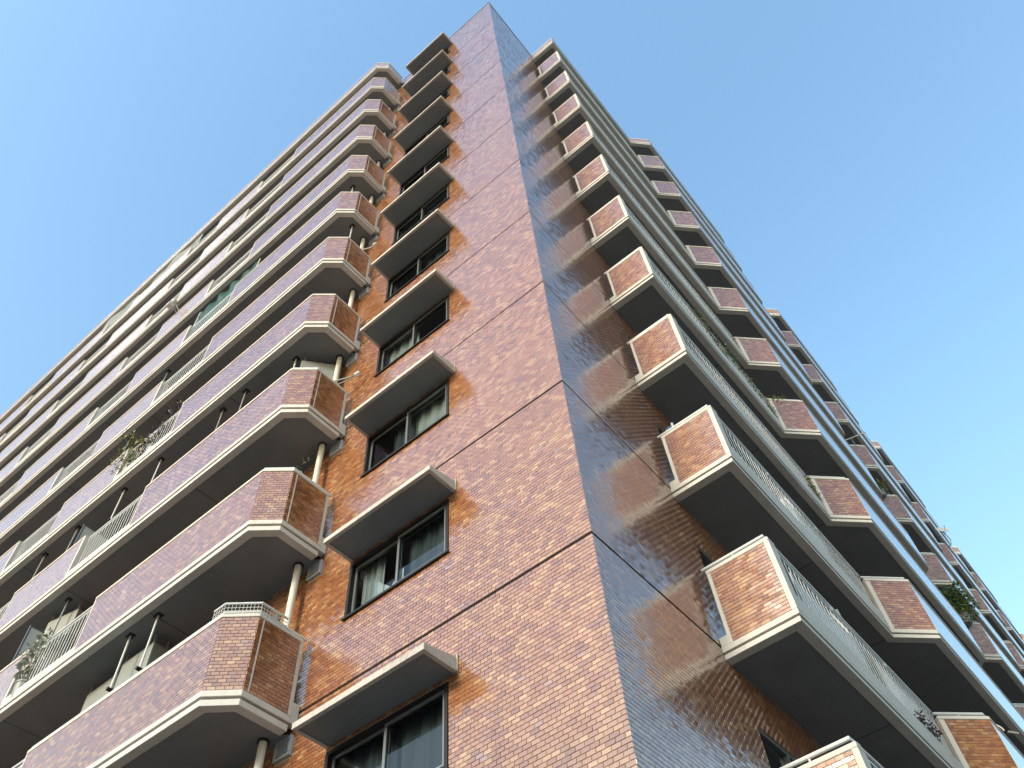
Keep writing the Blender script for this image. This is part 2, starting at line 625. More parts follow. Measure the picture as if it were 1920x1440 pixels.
# unseen houses across the street and yard, sized for their effect on the light
def low_building(x0, x1, y0, y1, h, label, face):
    t = thing('low_building', label, 'building', ((x0 + x1) / 2, (y0 + y1) / 2, GROUND))
    w, d = (x1 - x0) / 2, (y1 - y0) / 2
    b = MB(); b.box(-w, w, -d, d, 0, h); b.build('wall', STUCCO, t)
    b = MB(); b.box(-w - .2, w + .2, -d - .2, d + .2, h + .004, h + .35); b.build('roof', ROOFM, t)
    fl = MB()
    for s in range(int(h // 3)):
        if face == 'y':
            n = int((x1 - x0) // 3)
            for i in range(n):
                u = -w + 1.0 + i * 3
                fl.box(u, u + 1.5, d + .003, d + .03, s * 3 + 1.0, s * 3 + 2.3)
        else:
            n = int((y1 - y0) // 3)
            for i in range(n):
                u = -d + 1.0 + i * 3
                fl.box(-w - .03, -w - .003, u, u + 1.5, s * 3 + 1.0, s * 3 + 2.3)
    fl.build('window', BLACK, t)

low_building(-46, -24, -62, -46, 9.0, 'pale three storey block across the yard from the left facade', 'y')
low_building(-13, 3, -34, -20, 12.0, 'pale four storey block facing the tiled corner across the yard', 'y')
low_building(20, 34, 2, 22, 20.0, 'tall pale block across the street from the right facade', 'x')
low_building(30, 44, 40, 70, 12.0, 'long pale four storey block further up the street', 'x')

# ------------------------------------------------------------------ the apartment building
BLD = thing('apartment_building', 'tall brown glazed tile apartment building with stacked balconies seen from its corner', 'building', (0, 0, 0))

WX0, WX1, WZ0, WZ1 = -3.785, -1.99, -1.755, -0.80      # corner windows of the left face, z from the joint above
VX0, VX1, VZ0, VZ1 = -4.70, -4.425, -0.535, -0.285     # air vents
SY0, SY1, SZ0, SZ1 = 2.87, 4.30, -1.95, -0.87          # windows of the right face
TXL = -4.95
TOP = 28.44
KALL = range(-2, 11)

def grid_wall(mb, axis, plane, u0, u1, z0, z1, holes, mi=0, flip=False):
    us = sorted({u0, u1, *[h[0] for h in holes], *[h[1] for h in holes]})
    for a, b in zip(us[:-1], us[1:]):
        hs = sorted((h for h in holes if h[0] <= a + 1e-6 and h[1] >= b - 1e-6), key=lambda h: h[2])
        z = z0
        for h in hs + [(0, 0, z1, z1)]:
            if h[2] > z + 1e-6:
                if axis == 'y':
                    mb.quad((a, plane, z), (b, plane, z), (b, plane, h[2]), (a, plane, h[2]), mi, ((a, z), (b, z), (b, h[2]), (a, h[2])))
                else:
                    mb.quad((plane, a, z), (plane, b, z), (plane, b, h[2]), (plane, a, h[2]), mi, ((a, z), (b, z), (b, h[2]), (a, h[2])))
            z = max(z, h[3])

wholes = [(WX0, WX1, k * H + WZ0, k * H + WZ1) for k in KALL]
sholes = [(SY0, SY1, k * H + SZ0, k * H + SZ1) for k in KALL]
MD = 0.007
RTY = 4.6
w = MB()
grid_wall(w, 'y', MD, TXL, 0.0 - MD, GROUND, TOP, wholes)
grid_wall(w, 'x', -MD, MD, RTY, GROUND, TOP if False else 28.0, sholes)
w.quad((-MD, MD, 28.0), (-MD, 2.6, 28.0), (-MD, 2.6, TOP), (-MD, MD, TOP))
# window reveals
for k in KALL:
    z0, z1 = k * H + WZ0, k * H + WZ1
    w.quad((WX0, MD, z0), (WX1, MD, z0), (WX1, .16, z0), (WX0, .16, z0))
    w.quad((WX0, .16, z1), (WX1, .16, z1), (WX1, MD, z1), (WX0, MD, z1))
    w.quad((WX0, MD, z0), (WX0, .16, z0), (WX0, .16, z1), (WX0, MD, z1))
    w.quad((WX1, .16, z0), (WX1, MD, z0), (WX1, MD, z1), (WX1, .16, z1))
    z0, z1 = k * H + SZ0, k * H + SZ1
    w.quad((-MD, SY0, z0), (-.16, SY0, z0), (-.16, SY0, z1), (-MD, SY0, z1))
    w.quad((-.16, SY1, z0), (-MD, SY1, z0), (-MD, SY1, z1), (-.16, SY1, z1))
    w.quad((-.16, SY0, z0), (-MD, SY0, z0), (-MD, SY1, z0), (-.16, SY1, z0))
    w.quad((-.16, SY1, z1), (-MD, SY1, z1), (-MD, SY0, z1), (-.16, SY0, z1))
# tower top and the unseen faces
w.quad((TXL, MD, TOP), (-MD, MD, TOP), (-MD, 2.6, TOP), (TXL, 2.6, TOP))
w.quad((TXL, 2.6, 28.0), (TXL, MD, 28.0), (TXL, MD, TOP), (TXL, 2.6, TOP))
w.quad((-MD, 2.6, 28.0), (TXL, 2.6, 28.0), (TXL, 2.6, TOP), (-MD, 2.6, TOP))
WALL = w.build('wall', MORTAR, BLD, shear=True)
# movement joints between the storeys
s = MB()
s.quad((TXL, MD - .002, -.018), (-MD + .002, MD - .002, -.018), (-MD + .002, MD - .002, .018), (TXL, MD - .002, .018))
s.quad((-MD + .002, MD - .002, -.018), (-MD + .002, RTY, -.018), (-MD + .002, RTY, .018), (-MD + .002, MD - .002, .018))
JM = s.mesh('movement_joint', [SEAL], shear=True)
s = MB()
s.quad((TXL, MD - .002, -.018), (-MD + .002, MD - .002, -.018), (-MD + .002, MD - .002, .018), (TXL, MD - .002, .018))
s.quad((-MD + .002, MD - .002, -.018), (-MD + .002, 2.55, -.018), (-MD + .002, 2.55, .018), (-MD + .002, MD - .002, .018))
JT = s.mesh('movement_joint', [SEAL], shear=True)
for k in range(-2, 11):
    link('movement_joint', JT if k == 10 else JM, WALL, (0, 0, k * H))
c = MB()
c.box(TXL - .01, .012, -.012, .10, TOP + .002, TOP + .022)
c.box(-.10, .012, .102, 2.6, TOP + .002, TOP + .022)
c.build('metal_edge', GREYP, WALL, shear=True)

# tower tiles
TW = Tiles()
GAP = 0.038
for k in range(-3, 11):
    z0 = k * H + GAP / 2
    z1 = min((k + 1) * H - GAP / 2, TOP)
    if k == -3:
        z0 = GROUND + .02
    rows = max(1, round((z1 - z0) / 0.0505))
    hl = []
    for kk in (k, k + 1):
        hl.append((WX0 - TXL, WX1 - TXL, kk * H + WZ0 - z0, kk * H + WZ1 - z0))
        hl.append((VX0 - TXL, VX1 - TXL, kk * H + VZ0 - z0, kk * H + VZ1 - z0))
    TW.panel((TXL, 0, z0), (1, 0, 0), (0, -1, 0), tile_cells(-TXL, z1 - z0, rows, start=1, holes=hl))
    wr = RTY if k < 10 else 2.6
    hr = [(SY0, SY1, kk * H + SZ0 - z0, kk * H + SZ1 - z0) for kk in (k, k + 1)]
    TW.panel((0, 0, z0), (0, 1, 0), (1, 0, 0), tile_cells(wr, z1 - z0, rows, holes=hr))
# the 300 tiles that show largest become single pieces, the rest one field
cc, uu, nn, ce = TW.centres()
R3 = np.array(ROT)
cv = cc - np.array(CAM)
pc = cv @ R3.T
px = 960 + 1587.67 * pc[:, 0] / pc[:, 2]
py = 720 - 1587.67 * pc[:, 1] / pc[:, 2]
dist = np.linalg.norm(cv, axis=1)
area = (ce[:, 1] - ce[:, 0]) * (ce[:, 3] - ce[:, 2]) * np.abs((cv * nn).sum(1)) / dist / pc[:, 2] ** 2
area[(pc[:, 2] < 0.1) | (px < 10) | (px > 1910) | (py < 10) | (py > 1430) | (nn[:, 1] > -0.5)] = 0
area[(ce[:, 1] - ce[:, 0]) < 0.08] = 0
order = np.argsort(-area)
single = order[:300]
keep = np.ones(len(area), bool); keep[single] = False
stuff(link('tile_field', TW.mesh('tile_field', keep), WALL))
o_, u_, n_, c_ = TW.arrays()
variants = {}
for i, t in enumerate(single):
    dims = (round(float(c_[t][1] - c_[t][0]), 3), round(float(c_[t][3] - c_[t][2]), 3))
    key = (dims, i % 7)
    if key not in variants:
        variants[key] = tile_mesh('tile', np.zeros((1, 3)), np.array([[1., 0, 0]]), np.array([[0, -1., 0]]),
                                  np.array([[0, dims[0], 0, dims[1]]]), shear=False)
    x, y, z = o_[t] + u_[t] * c_[t][0] + np.array([0, 0, c_[t][2]])
    link('tile', variants[key], WALL, (x, y + SH * min(x, 0), z))

# flat walls beyond the tower, roofs, backs
BX, BY = -9.5, 9.5
w = MB()
w.quad((LEND - .6, MD, GROUND), (TXL, MD, GROUND), (TXL, MD, 28.0), (LEND - .6, MD, 28.0), 0)
w.quad((-MD, RTY, GROUND), (-MD, REND + .5, GROUND), (-MD, REND + .5, 28.0), (-MD, RTY, 28.0), 0)
w.quad((LEND - .6, BY, GROUND), (LEND - .6, MD, GROUND), (LEND - .6, MD, 28.0), (LEND - .6, BY, 28.0), 0)
w.quad((BX, BY, GROUND), (LEND - .6, BY, GROUND), (LEND - .6, BY, 28.0), (BX, BY, 28.0), 0)
w.quad((BX, REND + .5, GROUND), (BX, BY, GROUND), (BX, BY, 28.0), (BX, REND + .5, 28.0), 0)
w.quad((-MD, REND + .5, GROUND), (BX, REND + .5, GROUND), (BX, REND + .5, 28.0), (-MD, REND + .5, 28.0), 0)
w.build('rear_wall', TILEF, BLD, shear=True)
w = MB()
w.quad((LEND - .6, MD, 28.001), (-MD, MD, 28.001), (-MD, BY, 28.001), (LEND - .6, BY, 28.001))
w.quad((BX, BY, 28.001), (-MD, BY, 28.001), (-MD, REND + .5, 28.001), (BX, REND + .5, 28.001))
w.build('roof', ROOFM, BLD, shear=True)

# ------------------------------------------------------------------ corner windows with canopies
def ring(mb, x0, x1, y0, y1, z0, z1, t, mi=0):
    mb.box(x0, x1, y0, y1, z0, z0 + t, mi)
    mb.box(x0, x1, y0, y1, z1 - t, z1, mi)
    mb.box(x0, x0 + t, y0, y1, z0 + t, z1 - t, mi)
    mb.box(x1 - t, x1, y0, y1, z0 + t, z1 - t, mi)

def wavy(mb, x0, x1, y, z0, z1, amp, n, seed, slant=0.0):
    rr = random.Random(seed)
    ph = rr.random() * 6
    pts = []
    for i in range(n + 1):
        s = i / n
        x = x0 + (x1 - x0) * s
        pts.append((x, y + amp * math.sin(ph + s * n * 0.85) + amp * 0.5 * math.sin(s * n * 2.1)))
    for i in range(n):
        a, b = pts[i], pts[i + 1]
        mb.quad((a[0], a[1], z0 + slant * i / n), (b[0], b[1], z0 + slant * (i + 1) / n), (b[0], b[1], z1), (a[0], a[1], z1))

cz0, cz1 = 0.0, WZ1 - WZ0
fm = MB(); ring(fm, WX0, WX1, -.012, .105, cz0, cz1, .045); fm.box(WX0 - .02, WX1 + .02, -.035, -.013, cz0 - .018, cz0 + .012)
FRAME = fm.mesh('window', [BLACK], shear=True)
xm = (WX0 + WX1) / 2
sm = MB(); ring(sm, xm - .02, WX1 - .047, .012, .040, cz0 + .047, cz1 - .047, .038)
SASH1 = sm.mesh('sash', [ALU], shear=True)
sm = MB(); ring(sm, WX0 + .047, xm + .03, .052, .080, cz0 + .047, cz1 - .047, .038)
SASH2 = sm.mesh('sash', [ALU], shear=True)
pm = MB(); pm.quad((xm, .026, cz0 + .06), (WX1 - .06, .026, cz0 + .06), (WX1 - .06, .026, cz1 - .06), (xm, .026, cz1 - .06))
PANE1 = pm.mesh('pane', [GLASS], shear=True)
pm = MB(); pm.quad((WX0 + .06, .066, cz0 + .06), (xm + .01, .066, cz0 + .06), (xm + .01, .066, cz1 - .06), (WX0 + .06, .066, cz1 - .06))
PANE2 = pm.mesh('pane', [GLASS], shear=True)
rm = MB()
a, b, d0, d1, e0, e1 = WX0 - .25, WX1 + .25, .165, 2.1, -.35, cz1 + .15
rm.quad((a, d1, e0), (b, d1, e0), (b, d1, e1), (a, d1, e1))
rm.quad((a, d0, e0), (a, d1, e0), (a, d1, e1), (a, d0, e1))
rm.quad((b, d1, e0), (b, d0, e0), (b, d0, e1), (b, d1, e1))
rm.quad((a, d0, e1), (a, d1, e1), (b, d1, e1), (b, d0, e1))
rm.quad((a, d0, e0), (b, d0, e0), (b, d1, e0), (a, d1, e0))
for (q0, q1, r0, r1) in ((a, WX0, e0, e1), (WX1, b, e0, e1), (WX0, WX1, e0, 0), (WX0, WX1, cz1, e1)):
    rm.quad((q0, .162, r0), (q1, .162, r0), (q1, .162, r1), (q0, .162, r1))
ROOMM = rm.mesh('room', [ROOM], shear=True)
curt = {0: [('l', CURTD), ('r', CURTD)], 1: [('ll', CURT), ('r', CURTD)], 2: [('r', CURT), ('lr', CURTD)], 3: [('l', CURT)],
        4: [('r', CURTD)], 5: [('l', CURTD), ('r', CURTD)], 6: [('r', CURTD)], 7: [('l', CURT)], 8: [('r', CURTD)], 9: [('l', CURTD)], -1: [('l', CURT)]}
for k in KALL:
    z = k * H + WZ0
    f = link('window', FRAME, BLD, (0, 0, z))
    for nm, me in (('sash', SASH1), ('sash', SASH2), ('pane', PANE1), ('pane', PANE2), ('room', ROOMM)):
        link(nm, me, f)
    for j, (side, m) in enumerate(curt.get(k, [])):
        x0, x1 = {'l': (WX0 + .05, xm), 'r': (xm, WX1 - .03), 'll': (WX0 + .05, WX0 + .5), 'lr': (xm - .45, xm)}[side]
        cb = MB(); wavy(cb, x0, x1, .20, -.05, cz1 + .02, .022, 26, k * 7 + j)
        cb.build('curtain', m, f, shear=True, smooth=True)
    if k == 1:
        cb = MB(); cb.poly([(WX0 + .36, .185, .0), (xm - .05, .185, .0), (xm - .05, .185, .50), (WX0 + .62, .185, .30), (WX0 + .36, .185, .56)])
        cb.build('white_cloth', WHITE, f, shear=True)

KX0, KX1, KY = -3.805, -1.858, -0.51
def canopy_mesh():
    m = MB()
    zf, zb, zt = -0.745, -0.665, -0.56
    b = .055
    o = [(KX0, KY), (KX1, KY), (KX1, -.001), (KX0, -.001)]
    i = [(KX0 + b, KY + b), (KX1 - b, KY + b), (KX1 - b, -.001), (KX0 + b, -.001)]
    top = [(*o[0], zb), (*o[1], zb), (*o[2], zt), (*o[3], zt)]
    bot = [(p[0], p[1], zf) for p in o]
    m.quad(bot[0], bot[1], top[1], top[0]); m.quad(bot[1], bot[2], top[2], top[1])
    m.quad(bot[3], bot[0], top[0], top[3]); m.quad(*top)
    m.quad((*o[0], zf), (*i[0], zf), (*i[1], zf), (*o[1], zf), 0)
    m.quad((*o[1], zf), (*i[1], zf), (*i[2], zf), (*o[2], zf), 0)
    m.quad((*o[3], zf), (*i[3], zf), (*i[0], zf), (*o[0], zf), 0)
    zi = zf + .014
    m.quad((*i[0], zf), (*i[0], zi), (*i[1], zi), (*i[1], zf), 1)
    m.quad((*i[1], zf), (*i[1], zi), (*i[2], zi), (*i[2], zf), 1)
    m.quad((*i[3], zf), (*i[3], zi), (*i[0], zi), (*i[0], zf), 1)
    m.quad((*i[0], zi), (*i[3], zi), (*i[2], zi), (*i[1], zi), 1)
    # upstand where the slab meets the wall
    m.box(KX1 - .002, KX1 + .012, -.02, -.001, zf + .005, zt + .03)
    return m.mesh('canopy', [CONC, SOFF], shear=True)
CAN = canopy_mesh()
for k in KALL:
    link('canopy', CAN, BLD, (0, 0, k * H), bevel=.006)

# ------------------------------------------------------------------ air vents and the drainpipe
vm = MB(); ring(vm, VX0, VX1, -.035, .004, 0, VZ1 - VZ0, .030); VENTF = vm.mesh('vent', [VENTM], shear=True)
vm = MB()
vm.quad((VX0 + .03, -.0018, .03), (VX1 - .03, -.0018, .03), (VX1 - .03, -.0018, VZ1 - VZ0 - .03), (VX0 + .03, -.0018, VZ1 - VZ0 - .03))
VENTB = vm.mesh('backing', [DARK], shear=True)
lm = MB(); lm.box(VX0 + .03, VX1 - .03, -.034, -.012, 0, .011)
SLAT = lm.mesh('slat', [VENTM], shear=True)
for k in range(-2, 10):
    v = link('vent', VENTF, BLD, (0, 0, k * H + VZ0))
    link('backing', VENTB, v)
    for i in range(6):
        link('slat', SLAT, v, (0, 0, .050 + i * .029))
pm = MB()
pm.tube([(-4.76, -.17, GROUND), (-4.76, -.17, 28.0)], .05, 14)
dp = pm.build('drainpipe', PIPE, BLD, shear=True, smooth=True)
for k in range(-2, 10):
    cm = MB(); cm.tube([(-4.76, -.17, k * H - .31), (-4.76, -.17, k * H - .284)], .075, 14)
    cm.build('collar', DARK, dp, shear=True)
    cm = MB(); cm.tube([(-4.76, -.17, k * H + 1.32), (-4.76, -.17, k * H + 1.36)], .056, 14); cm.box(-4.775, -4.745, -.13, -.001, k * H + 1.33, k * H + 1.35)
    cm.build('clip', PIPE, dp, shear=True)

# ------------------------------------------------------------------ balconies
DG = make_plain('dark_door_glass', (0.016, 0.02, 0.022), 0.06)

def slab_mesh(name, poly, back, z0, z1, zf, d_bor=.14):
    """body of the slab: border strip, sunk soffit and floor"""
    m = MB()
    a = offset(poly, d_bor)
    m.poly([(*p, z0 + .012) for p in (a + back)][::-1], 0)
    m.poly([(*p, zf) for p in (offset(poly, .1) + back)], 0)
    strip(m, poly, .055, .16, z0 + .02, zf - .02, 0)
    strip(m, poly, d_bor - .004, d_bor + .012, z0 + .0085, z0 + .0125, 1)
    return m

def rail_section(poly, z0, ztop, zsub, d, step, posts=1.5):
    """top rail, lower rail, posts of one straight railing; returns MB and bar positions"""
    m = MB()
    q = offset(poly, d)
    (a, t, L), = list(runs(q))
    m.tube([(*a, ztop), (a[0] + t[0] * L, a[1] + t[1] * L, ztop)], .021, 8)
    ang = [(a[0] + t[0] * s - t[1] * w_, a[1] + t[1] * s + t[0] * w_) for s, w_ in ((0, -.012), (L, -.012), (L, .012), (0, .012))]
    m.hexa(ang, zsub - .012, zsub + .012)
    n = max(1, round(L / posts))
    for i in range(1, n):
        s = L * i / n
        p = (a[0] + t[0] * s, a[1] + t[1] * s)
        m.box(p[0] - .02, p[0] + .02, p[1] - .02, p[1] + .02, zsub + .0125, ztop - .018)
    nb = int(L / step)
    bars = [(a[0] + t[0] * (i + .5) * L / nb, a[1] + t[1] * (i + .5) * L / nb) for i in range(nb)]
    return m, bars

def bar_box(m, p, z0, z1, vert):
    m.tube([(p[0], p[1], z0), (p[0], p[1], z1)], .0072, 6)

def tube_along(poly, d, z, r, post=1.4, zb=1.0):
    m = MB()
    q = offset(poly, d)
    m.tube([(*p, z) for p in q], r, 8)
    for a, t, L in runs(q):
        n = max(1, round(L / post))
        for i in range(n):
            s = L * (i + .5) / n
            p = (a[0] + t[0] * s, a[1] + t[1] * s)
            m.tube([(*p, zb - .005), (*p, z)], .012, 6)
    return m

# ---- left balconies
lz = dict(fas0=-.297, fas1=-.212, band0=-.188, band1=-.105, tile1=.945, top=1.0)
def left_parts(roof=False):
    P = {}
    zt = lz['tile1'] if not roof else .30
    ztop = lz['top'] if not roof else .36
    P['slab'] = slab_mesh('balcony', LFULL, [(-4.393, MD), (LEND, MD)], lz['fas0'], lz['fas1'], -.10).mesh('balcony', [SOFF, SEAL], shear=True)
    m = MB(); strip(m, LFULL, .02, .15, lz['fas0'], lz['fas1']); P['fascia'] = m.mesh('fascia', [BEIGE], shear=True)
    m = MB(); strip(m, LFULL, .0, .15, lz['band0'], lz['band1'])
    if not roof:
        m.box(-4.50, -4.395, -.113, -.004, lz['band0'], .09)
    P['band'] = m.mesh('parapet_base', [BEIGE], shear=True)
    secs = L_SECT if not roof else [(LEND, None)]
    P['panels'] = []; P['copings'] = []
    for i, (a, b) in enumerate(secs):
        poly = [(a, -1.143), (b, -1.143)] if b is not None else [(a, -1.143), LC, LB, LA]
        m = MB()
        real = i == 0 and not roof
        ins = list(poly)
        if not roof:
            ins[0] = (a + .03, -1.143)
            if b is not None:
                ins[-1] = (b - .06, -1.143)
            else:
                ins[-1] = (LA[0], LA[1] - .05)
        strip(m, ins, MD if real else .0, .14, lz['band1'] + .0, zt, 0, 1)
        if not roof:
            strip(m, [(a, -1.143), (a + .03, -1.143)], -.002, .15, lz['band1'], zt, 1)
            if b is not None:
                strip(m, [(b - .06, -1.143), (b, -1.143)], -.002, .19, lz['band1'], zt, 1)
            else:
                strip(m, [(LA[0], LA[1] - .05), LA], -.004, .10, lz['band1'], zt, 1)
                m.box(LB[0] + .001, LB[0] + .006, LB[1] + .07, LB[1] + .088, lz['band1'], zt, 1)
        P['panels'].append(m.mesh('parapet', [MORTAR if real else TILEF, BEIGE], shear=True))
        m = MB(); strip(m, poly, -.012, .155, zt, ztop); P['copings'].append(m.mesh('coping', [BEIGE], shear=True))
    if roof:
        return P
    P['fields'] = []
    for var in range(3):
        T = Tiles()
        front = [(L_SECT[0][0] + .03, -1.143), LC]
        for (a, t, L), st in zip(runs([front[0], LC, LB, (LA[0], LA[1] - .05)]), (0, 1, 0)):
            T.panel((a[0], a[1], lz['band1']), (t[0], t[1], 0), (t[1], -t[0], 0), tile_cells(L, lz['tile1'] - lz['band1'], 21, start=st))
        P['fields'].append(T.mesh('tile_field'))
    P['handrail'] = tube_along([(L_SECT[0][0], -1.143), LC, LB, (LA[0], LA[1] + .07)], .045, 1.062, .023).mesh('handrail', [RAILM], shear=True, smooth=False)
    P['rails'] = []
    for i, (a, b) in enumerate(L_RAILS):
        m, bars = rail_section([(a, -1.143), (b, -1.143)], .0, .985, .90, .085, .112)
        strip(m, [(a, -1.143), (b, -1.143)], .0, .15, lz['band1'], .0, 1)
        P['rails'].append((m.mesh('railing', [RAILM, BEIGE], shear=True), bars))
    return P

LPT = left_parts()
bm_ = MB(); bar_box(bm_, (0, 0), .0, .9, False); LBAR = bm_.mesh('bar', [RAILM])
LBARS = []
for i, (me, bars) in enumerate(LPT['rails']):
    m = MB()
    for p in bars:
        bar_box(m, p, .0, .89, False)
    LBARS.append(m.mesh('bars', [RAILM], shear=True))
# sliding doors behind the balconies
dm = MB(); ring(dm, 0, 1.75, -.03, -.003, .0, 2.05, .05); dm.box(.85, .90, -.03, -.003, .05, 2.0)
LDOOR = dm.mesh('balcony_door', [ALU])
dm = MB(); dm.quad((.05, -.006, .05), (1.70, -.006, .05), (1.70, -.006, 2.0), (.05, -.006, 2.0)); LDG = dm.mesh('pane', [DG])
dm = MB(); ring(dm, .003, .03, 0, 1.75, .0, 2.05, .05) if False else None
dm.box(.003, .03, 0, 1.75, 0, .05); dm.box(.003, .03, 0, 1.75, 2.0, 2.05); dm.box(.003, .03, 0, .05, .05, 2.0); dm.box(.003, .03, 1.70, 1.75, .05, 2.0); dm.box(.003, .03, .85, .90, .05, 2.0)
RDOOR = dm.mesh('balcony_door', [ALU])
dm = MB(); dm.quad((.006, .05, .05), (.006, 1.70, .05), (.006, 1.70, 2.0), (.006, .05, 2.0)); RDG = dm.mesh('pane', [DG])

jm = MB(); jm.quad((-.006, -.98, 0), (-.006, -.01, 0), (.006, -.01, 0), (.006, -.98, 0)); LJ = jm.mesh('soffit_joint', [SEAL])
jm = MB(); jm.quad((.01, -.006, 0), (.01, .006, 0), (.86, .006, 0), (.86, -.006, 0)); RJ = jm.mesh('soffit_joint', [SEAL])
for k in KL:
    o = link('balcony', LPT['slab'], BLD, (0, 0, k * H))
    link('fascia', LPT['fascia'], o, bevel=.006)
    link('parapet_base', LPT['band'], o, bevel=.006)
    for me in LPT['panels']:
        link('parapet', me, o)
    for me in LPT['copings']:
        link('coping', me, o, bevel=.01)
    stuff(link('tile_field', LPT['fields'][k % 3], o))
    link('handrail', LPT['handrail'], o)
    for x in (-7.1, -10.9, -14.3, -18.1, -22.0, -26.4):
        link('soffit_joint', LJ, o, (x, SH * x, lz['fas0'] + .0105))
    for i, (me, bars) in enumerate(LPT['rails']):
        r = link('railing', me, o)
        if i == 0 and k in (0, 1, 2, 3):
            for p in bars:
                link('bar', LBAR, o, (p[0], p[1] + SH * p[0], 0))
        else:
            stuff(link('bars', LBARS[i], o))
    for x in (-6.95, -9.6, -12.4, -15.2, -18.0, -20.8, -23.6, -27.0):
        d = link('balcony_door', LDOOR, BLD, (x, SH * x, k * H - .08))
        link('pane', LDG, d)
LRF = left_parts(True)
o = link('eave', LRF['slab'], BLD, (0, 0, 10 * H))
link('fascia', LRF['fascia'], o, bevel=.006); link('parapet_base', LRF['band'], o)
link('parapet', LRF['panels'][0], o); link('coping', LRF['copings'][0], o)

# ---- right balconies
rz = dict(fas0=-.182, fas1=-.113, band0=-.091, band1=-.012, tile1=1.058, top=1.12)
def right_parts(roof=False):
    P = {}
    zt = rz['tile1'] if not roof else .34
    ztop = rz['top'] if not roof else .39
    P['slab'] = slab_mesh('balcony', RP, [(-MD, REND), (-MD, 2.553)], rz['fas0'], rz['fas1'], -.02).mesh('balcony', [SOFF, SEAL])
    m = MB(); strip(m, RP, .015, .15, rz['fas0'], rz['fas1']); P['fascia'] = m.mesh('fascia', [BEIGE])
    m = MB(); strip(m, RP, .0, .15, rz['band0'], rz['band1'])
    if not roof:
        m.box(.004, .120, 2.556, 2.66, rz['band1'], .115)
    P['band'] = m.mesh('parapet_base', [BEIGE])
    P['panels'] = []; P['copings'] = []
    if roof:
        m = MB(); strip(m, RP, .0, .14, rz['band1'], zt); P['panels'].append(m.mesh('parapet', [TILEF]))
        m = MB(); strip(m, RP, -.01, .15, zt, ztop); P['copings'].append(m.mesh('coping', [BEIGE]))
        return P
    b1 = rz['band1']
    # end wall facing the viewer
    m = MB()
    strip(m, [(.165, 2.553), (RX0 - .065, 2.553)], MD, .12, b1, zt, 0, 1)
    strip(m, [(.117, 2.553), (.165, 2.553)], -.002, .125, b1, zt, 1)
    strip(m, [(RX0 - .065, 2.553), (RX0, 2.553), (RX0, 2.745)], -.002, .13, b1, zt, 1)
    P['panels'].append(m.mesh('parapet', [MORTAR, BEIGE]))
    m = MB(); strip(m, [(.105, 2.553), (RX0, 2.553), (RX0, 2.745)], -.006, .135, zt, ztop); P['copings'].append(m.mesh('coping', [BEIGE]))
    for n in range(R_BAYS):
        (a, b) = R_PANELS[n]
        t = unit2(sub2(b, a)); L = math.hypot(*sub2(b, a))
        a2 = (a[0] + t[0] * .085, a[1] + t[1] * .085)
        front_end = R_BACKS[n]
        m = MB()
        strip(m, [a2, b], MD, .14, b1, zt, 0, 1)
        strip(m, [a, a2], -.003, .17, b1, zt, 1)
        strip(m, [(b[0], b[1] + .0), front_end[0], front_end[1]], .0, .14, b1, zt, 2, 1)
        P['panels'].append(m.mesh('parapet', [MORTAR, BEIGE, TILEF]))
        m = MB(); strip(m, [a, b, front_end[0], front_end[1]], -.012, .16, zt, ztop); P['copings'].append(m.mesh('coping', [BEIGE]))
    P['fields'] = []
    for var in range(3):
        T = Tiles()
        T.panel((.165, 2.553, b1), (1, 0, 0), (0, -1, 0), tile_cells(RX0 - .23, zt - b1, 21, start=var))
        for n in range(4):
            (a, b) = R_PANELS[n]
            t = unit2(sub2(b, a)); L = math.hypot(*sub2(b, a)) - .085
            T.panel((a[0] + t[0] * .085, a[1] + t[1] * .085, b1), (t[0], t[1], 0), (t[1], -t[0], 0), tile_cells(L, zt - b1, 21, start=n + var))
        P['fields'].append(T.mesh('tile_field', shear=False))
    P['handrails'] = [tube_along([(.05, 2.553), (RX0, 2.553), (RX0, 2.80)], .05, 1.195, .024, 0.7, 1.12).mesh('handrail', [RAILM])]
    for n in range(R_BAYS):
        a, b = R_PANELS[n]
        P['handrails'].append(tube_along([a, b, (b[0], b[1] + .25)], .06, 1.195, .024, 0.9, 1.12).mesh('handrail', [RAILM]))
    P['rails'] = []
    for n, (a, b) in enumerate(R_RAILS):
        a_ = a + (.195 if n == 0 else .05)
        m, bars = rail_section([(RX0, a_), (RX0, b - .03)], .3, 1.195, 1.10, .055, .1225)
        strip(m, [(RX0, a_), (RX0, b - .03)], .0, .15, b1, .30, 1)
        P['rails'].append((m.mesh('railing', [RAILM, BEIGE]), bars))
    return P

